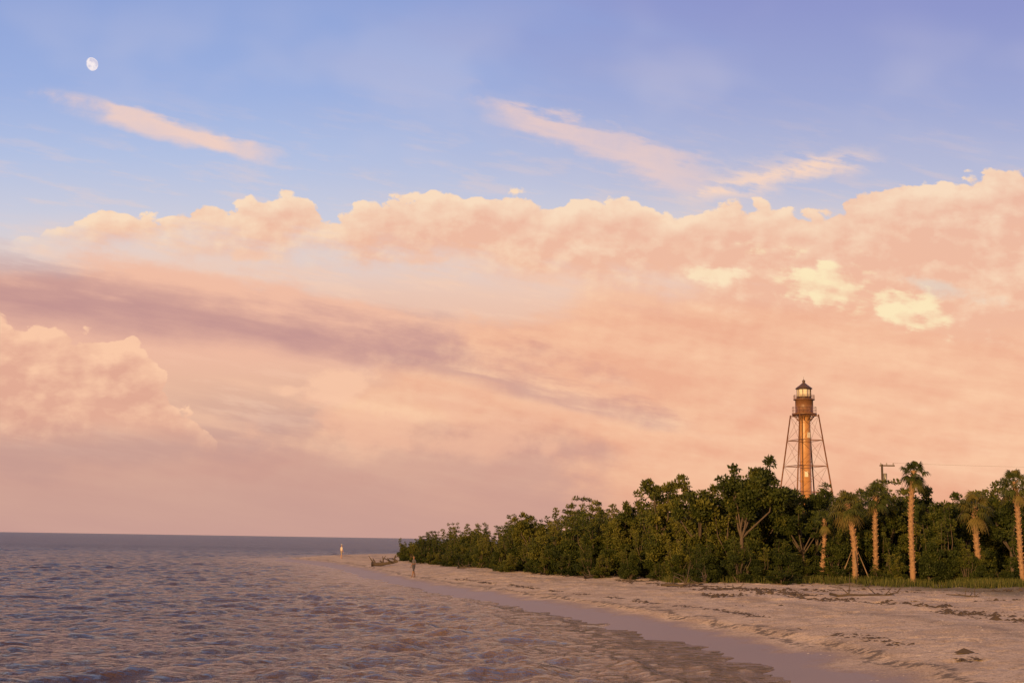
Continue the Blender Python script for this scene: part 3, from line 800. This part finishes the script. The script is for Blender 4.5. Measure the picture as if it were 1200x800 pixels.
a = rng.random(n) * 6.28; hh = rng.uniform(.12, .5, n); w = .02; ln = rng.uniform(.0, .2, n); b2 = rng.random(n) * 6.28
v = np.stack([np.stack([x - np.cos(a) * w, y - np.sin(a) * w, z - .03], -1), np.stack([x + np.cos(a) * w, y + np.sin(a) * w, z - .03], -1),
              np.stack([x + np.cos(b2) * ln + np.cos(a) * w * .3, y + np.sin(b2) * ln, z + hh], -1), np.stack([x + np.cos(b2) * ln - np.cos(a) * w * .3, y + np.sin(b2) * ln, z + hh], -1)], 1).reshape(-1, 3)
obj("beach_grass", mk_mesh("beach_grass", v, np.arange(4 * n).reshape(-1, 4), [m_grass], smooth=False, attrs={'tone': np.repeat(rng.random(n), 4)}))

# ------------------------------------------------------------------ people
def person(name, loc, rz, scale, arms, stride, cols, hat=False):
    """arms: ((elbow),(wrist)) for left and right, body faces -Y"""
    me = bpy.data.meshes.new(name)
    J = {}; V = []; RR = []; ED = []
    def j(n, p, r, par=None):
        J[n] = len(V); V.append(p); RR.append(r)
        if par: ED.append((J[par], J[n]))
    j('pelvis', (0, 0, .95), (.16, .11)); j('waist', (0, 0, 1.10), (.135, .10), 'pelvis'); j('chest', (0, .0, 1.30), (.165, .115), 'waist')
    j('neckb', (0, .01, 1.45), (.075, .07), 'chest'); j('neck', (0, .0, 1.52), (.055, .058), 'neckb'); j('jaw', (0, -.015, 1.585), (.066, .078), 'neck'); j('skull', (0, -.005, 1.67), (.078, .095), 'jaw'); j('crown', (0, .0, 1.735), (.05, .06), 'skull')
    for s, sgn, ar, st in (('L', 1, arms[0], stride), ('R', -1, arms[1], -stride)):
        j('sh' + s, (sgn * .175, .0, 1.405), (.062, .06), 'chest'); j('el' + s, ar[0], (.043, .043), 'sh' + s); j('wr' + s, ar[1], (.028, .028), 'el' + s)
        e = Vector(ar[0]); w = Vector(ar[1]); d = (w - e).normalized(); j('ha' + s, tuple(w + d * .07), (.036, .022), 'wr' + s)
        j('hip' + s, (sgn * .095, 0, .88), (.092, .095), 'pelvis'); j('kn' + s, (sgn * .10, -st * .5 - .015, .49), (.058, .06), 'hip' + s)
        j('an' + s, (sgn * .10, -st + .02, .09), (.038, .04), 'kn' + s); j('to' + s, (sgn * .115, -st - .15, .035), (.04, .03), 'an' + s)
    me.from_pydata(V, ED, []); o = obj(name, me)
    md = o.modifiers.new('skin', 'SKIN')
    for i, sv in enumerate(me.skin_vertices[0].data): sv.radius = RR[i]
    me.skin_vertices[0].data[0].use_root = True
    o.modifiers.new('sub', 'SUBSURF').levels = 2; o.modifiers['sub'].render_levels = 2
    dg = bpy.context.evaluated_depsgraph_get(); m2 = bpy.data.meshes.new_from_object(o.evaluated_get(dg)); o.modifiers.clear(); o.data = m2
    skin, shirt, shorts, hair = [simple(name + n_, c_, .8, vary=.12, bump=0) for n_, c_ in zip(("_skin", "_shirt", "_shorts", "_hair"), cols)]
    m2.materials.clear()
    for m_ in (skin, shirt, shorts, hair): m2.materials.append(m_)
    elz = min(arms[0][0][2], arms[1][0][2])
    for p in m2.polygons:
        c = p.center; p.use_smooth = True; mi = 0
        if c.z > 1.47: mi = 3 if (c.z > 1.70 or (c.y > .02 and c.z > 1.58)) else 0
        elif c.z > .98 and abs(c.x) < .19: mi = 1
        elif abs(c.x) >= .19 and c.z > elz + .03: mi = 1
        elif c.z > .52 and abs(c.x) < .20: mi = 2
        p.material_index = mi
    q = Geo()       # fingers, nose, ears, eyes
    for s in ('L', 'R'):
        w = Vector(V[J['wr' + s]]); h_ = Vector(V[J['ha' + s]]); d = (h_ - w).normalized(); sd_ = d.cross(Vector((0, 0, 1)) if abs(d.z) < .9 else Vector((1, 0, 0))).normalized(); pn = d.cross(sd_)
        for i, l in enumerate((.062, .075, .08, .07)):
            b0 = h_ + sd_ * (-.03 + .02 * i); q.tube([b0, b0 + d * l * .5 + pn * .006, b0 + d * l + pn * .025], [.010, .009, .006], 0, 6)
        q.tube([w + d * .03 - sd_ * .03, w + d * .06 - sd_ * .055, w + d * .09 - sd_ * .06], [.012, .011, .008], 0, 6)
    q.tube([(0, -.09, 1.66), (0, -.118, 1.625), (0, -.095, 1.615)], [.008, .014, .012], 0, 6)
    for s in (-1, 1):
        q.tube([(s * .076, .0, 1.67), (s * .088, .008, 1.65), (s * .076, .0, 1.61)], [.01, .016, .008], 0, 6)
        q.tube([(s * .03, -.085, 1.655), (s * .03, -.097, 1.655)], [.012, .006], 1, 6)
    q.tube([(-.025, -.093, 1.585), (0, -.099, 1.583), (.025, -.093, 1.585)], [.004, .007, .004], 1, 6)
    if hat:
        q.tube([(0, 0, 1.70), (0, 0, 1.705)], [.16, .155], 2, 16); q.tube([(0, 0, 1.705), (0, 0, 1.78), (0, 0, 1.80)], [.095, .09, .05], 2, 14)
    obj("details", q.mesh(name + "_details", [skin, hair, shirt]), o)
    o.location = (loc[0], loc[1], max(gz(*loc), -.05) - .01); o.rotation_euler = (0, 0, rz); o.scale = (scale,) * 3
person("beachgoer", (-22.9, 176.0), 2.2, 1.06, (((.27, .03, 1.13), (.29, -.06, .88)), ((-.27, .03, 1.13), (-.28, -.08, .88))), .10,
       [(.42, .24, .16), (.50, .45, .40), (.25, .20, .17), (.08, .05, .03)], True)
person("beachgoer", (-7.8, 106.0), -.9, 1.0, (((.28, .02, 1.14), (.20, -.22, 1.08)), ((-.27, .04, 1.14), (-.30, -.05, .88))), .2,
       [(.20, .11, .07), (.07, .065, .085), (.03, .03, .045), (.03, .02, .015)])

# ------------------------------------------------------------------ moon
mdir = Vector((-498, 1418, 542)).normalized()
bpy.ops.mesh.primitive_uv_sphere_add(segments=64, ring_count=32, radius=24.5, location=mdir * 5000 + Vector((0, 0, 3.5)))
mo = bpy.context.object; mo.name = "moon"; bpy.ops.object.shade_smooth()
mm, q, b = pmat("moon_surface"); q.nt.nodes.remove(b)
geo = q.node('ShaderNodeNewGeometry'); dp = q.node('ShaderNodeVectorMath', operation='DOT_PRODUCT')
q.nt.links.new(geo.outputs['Normal'], dp.inputs[0])
side = mdir.cross(Vector((0, 0, 1))).normalized(); upv = side.cross(mdir)
ml = (-mdir * .74 + side * .62 + upv * .2).normalized(); dp.inputs[1].default_value = ml
tcn = q.node('ShaderNodeTexCoord'); nz = q.noise(E_(q, tcn.outputs['Object']), .06, 4, .6)
em = q.node('ShaderNodeEmission'); q.put(em.inputs[0], q.mix(q.sm(nz, .4, .62), lin(250, 238, 238), lin(214, 207, 224))); em.inputs[1].default_value = 1.0
tr = q.node('ShaderNodeBsdfTransparent'); mx = q.node('ShaderNodeMixShader')
q.put(mx.inputs[0], q.sm(E_(q, dp.outputs['Value']), -.05, .3) * (1.0 - E_(q, geo.outputs['Backfacing'])) * .95)
q.nt.links.new(tr.outputs[0], mx.inputs[1]); q.nt.links.new(em.outputs[0], mx.inputs[2]); q.nt.links.new(mx.outputs[0], q.nt.nodes['Material Output'].inputs[0])
mo.data.materials.append(mm)
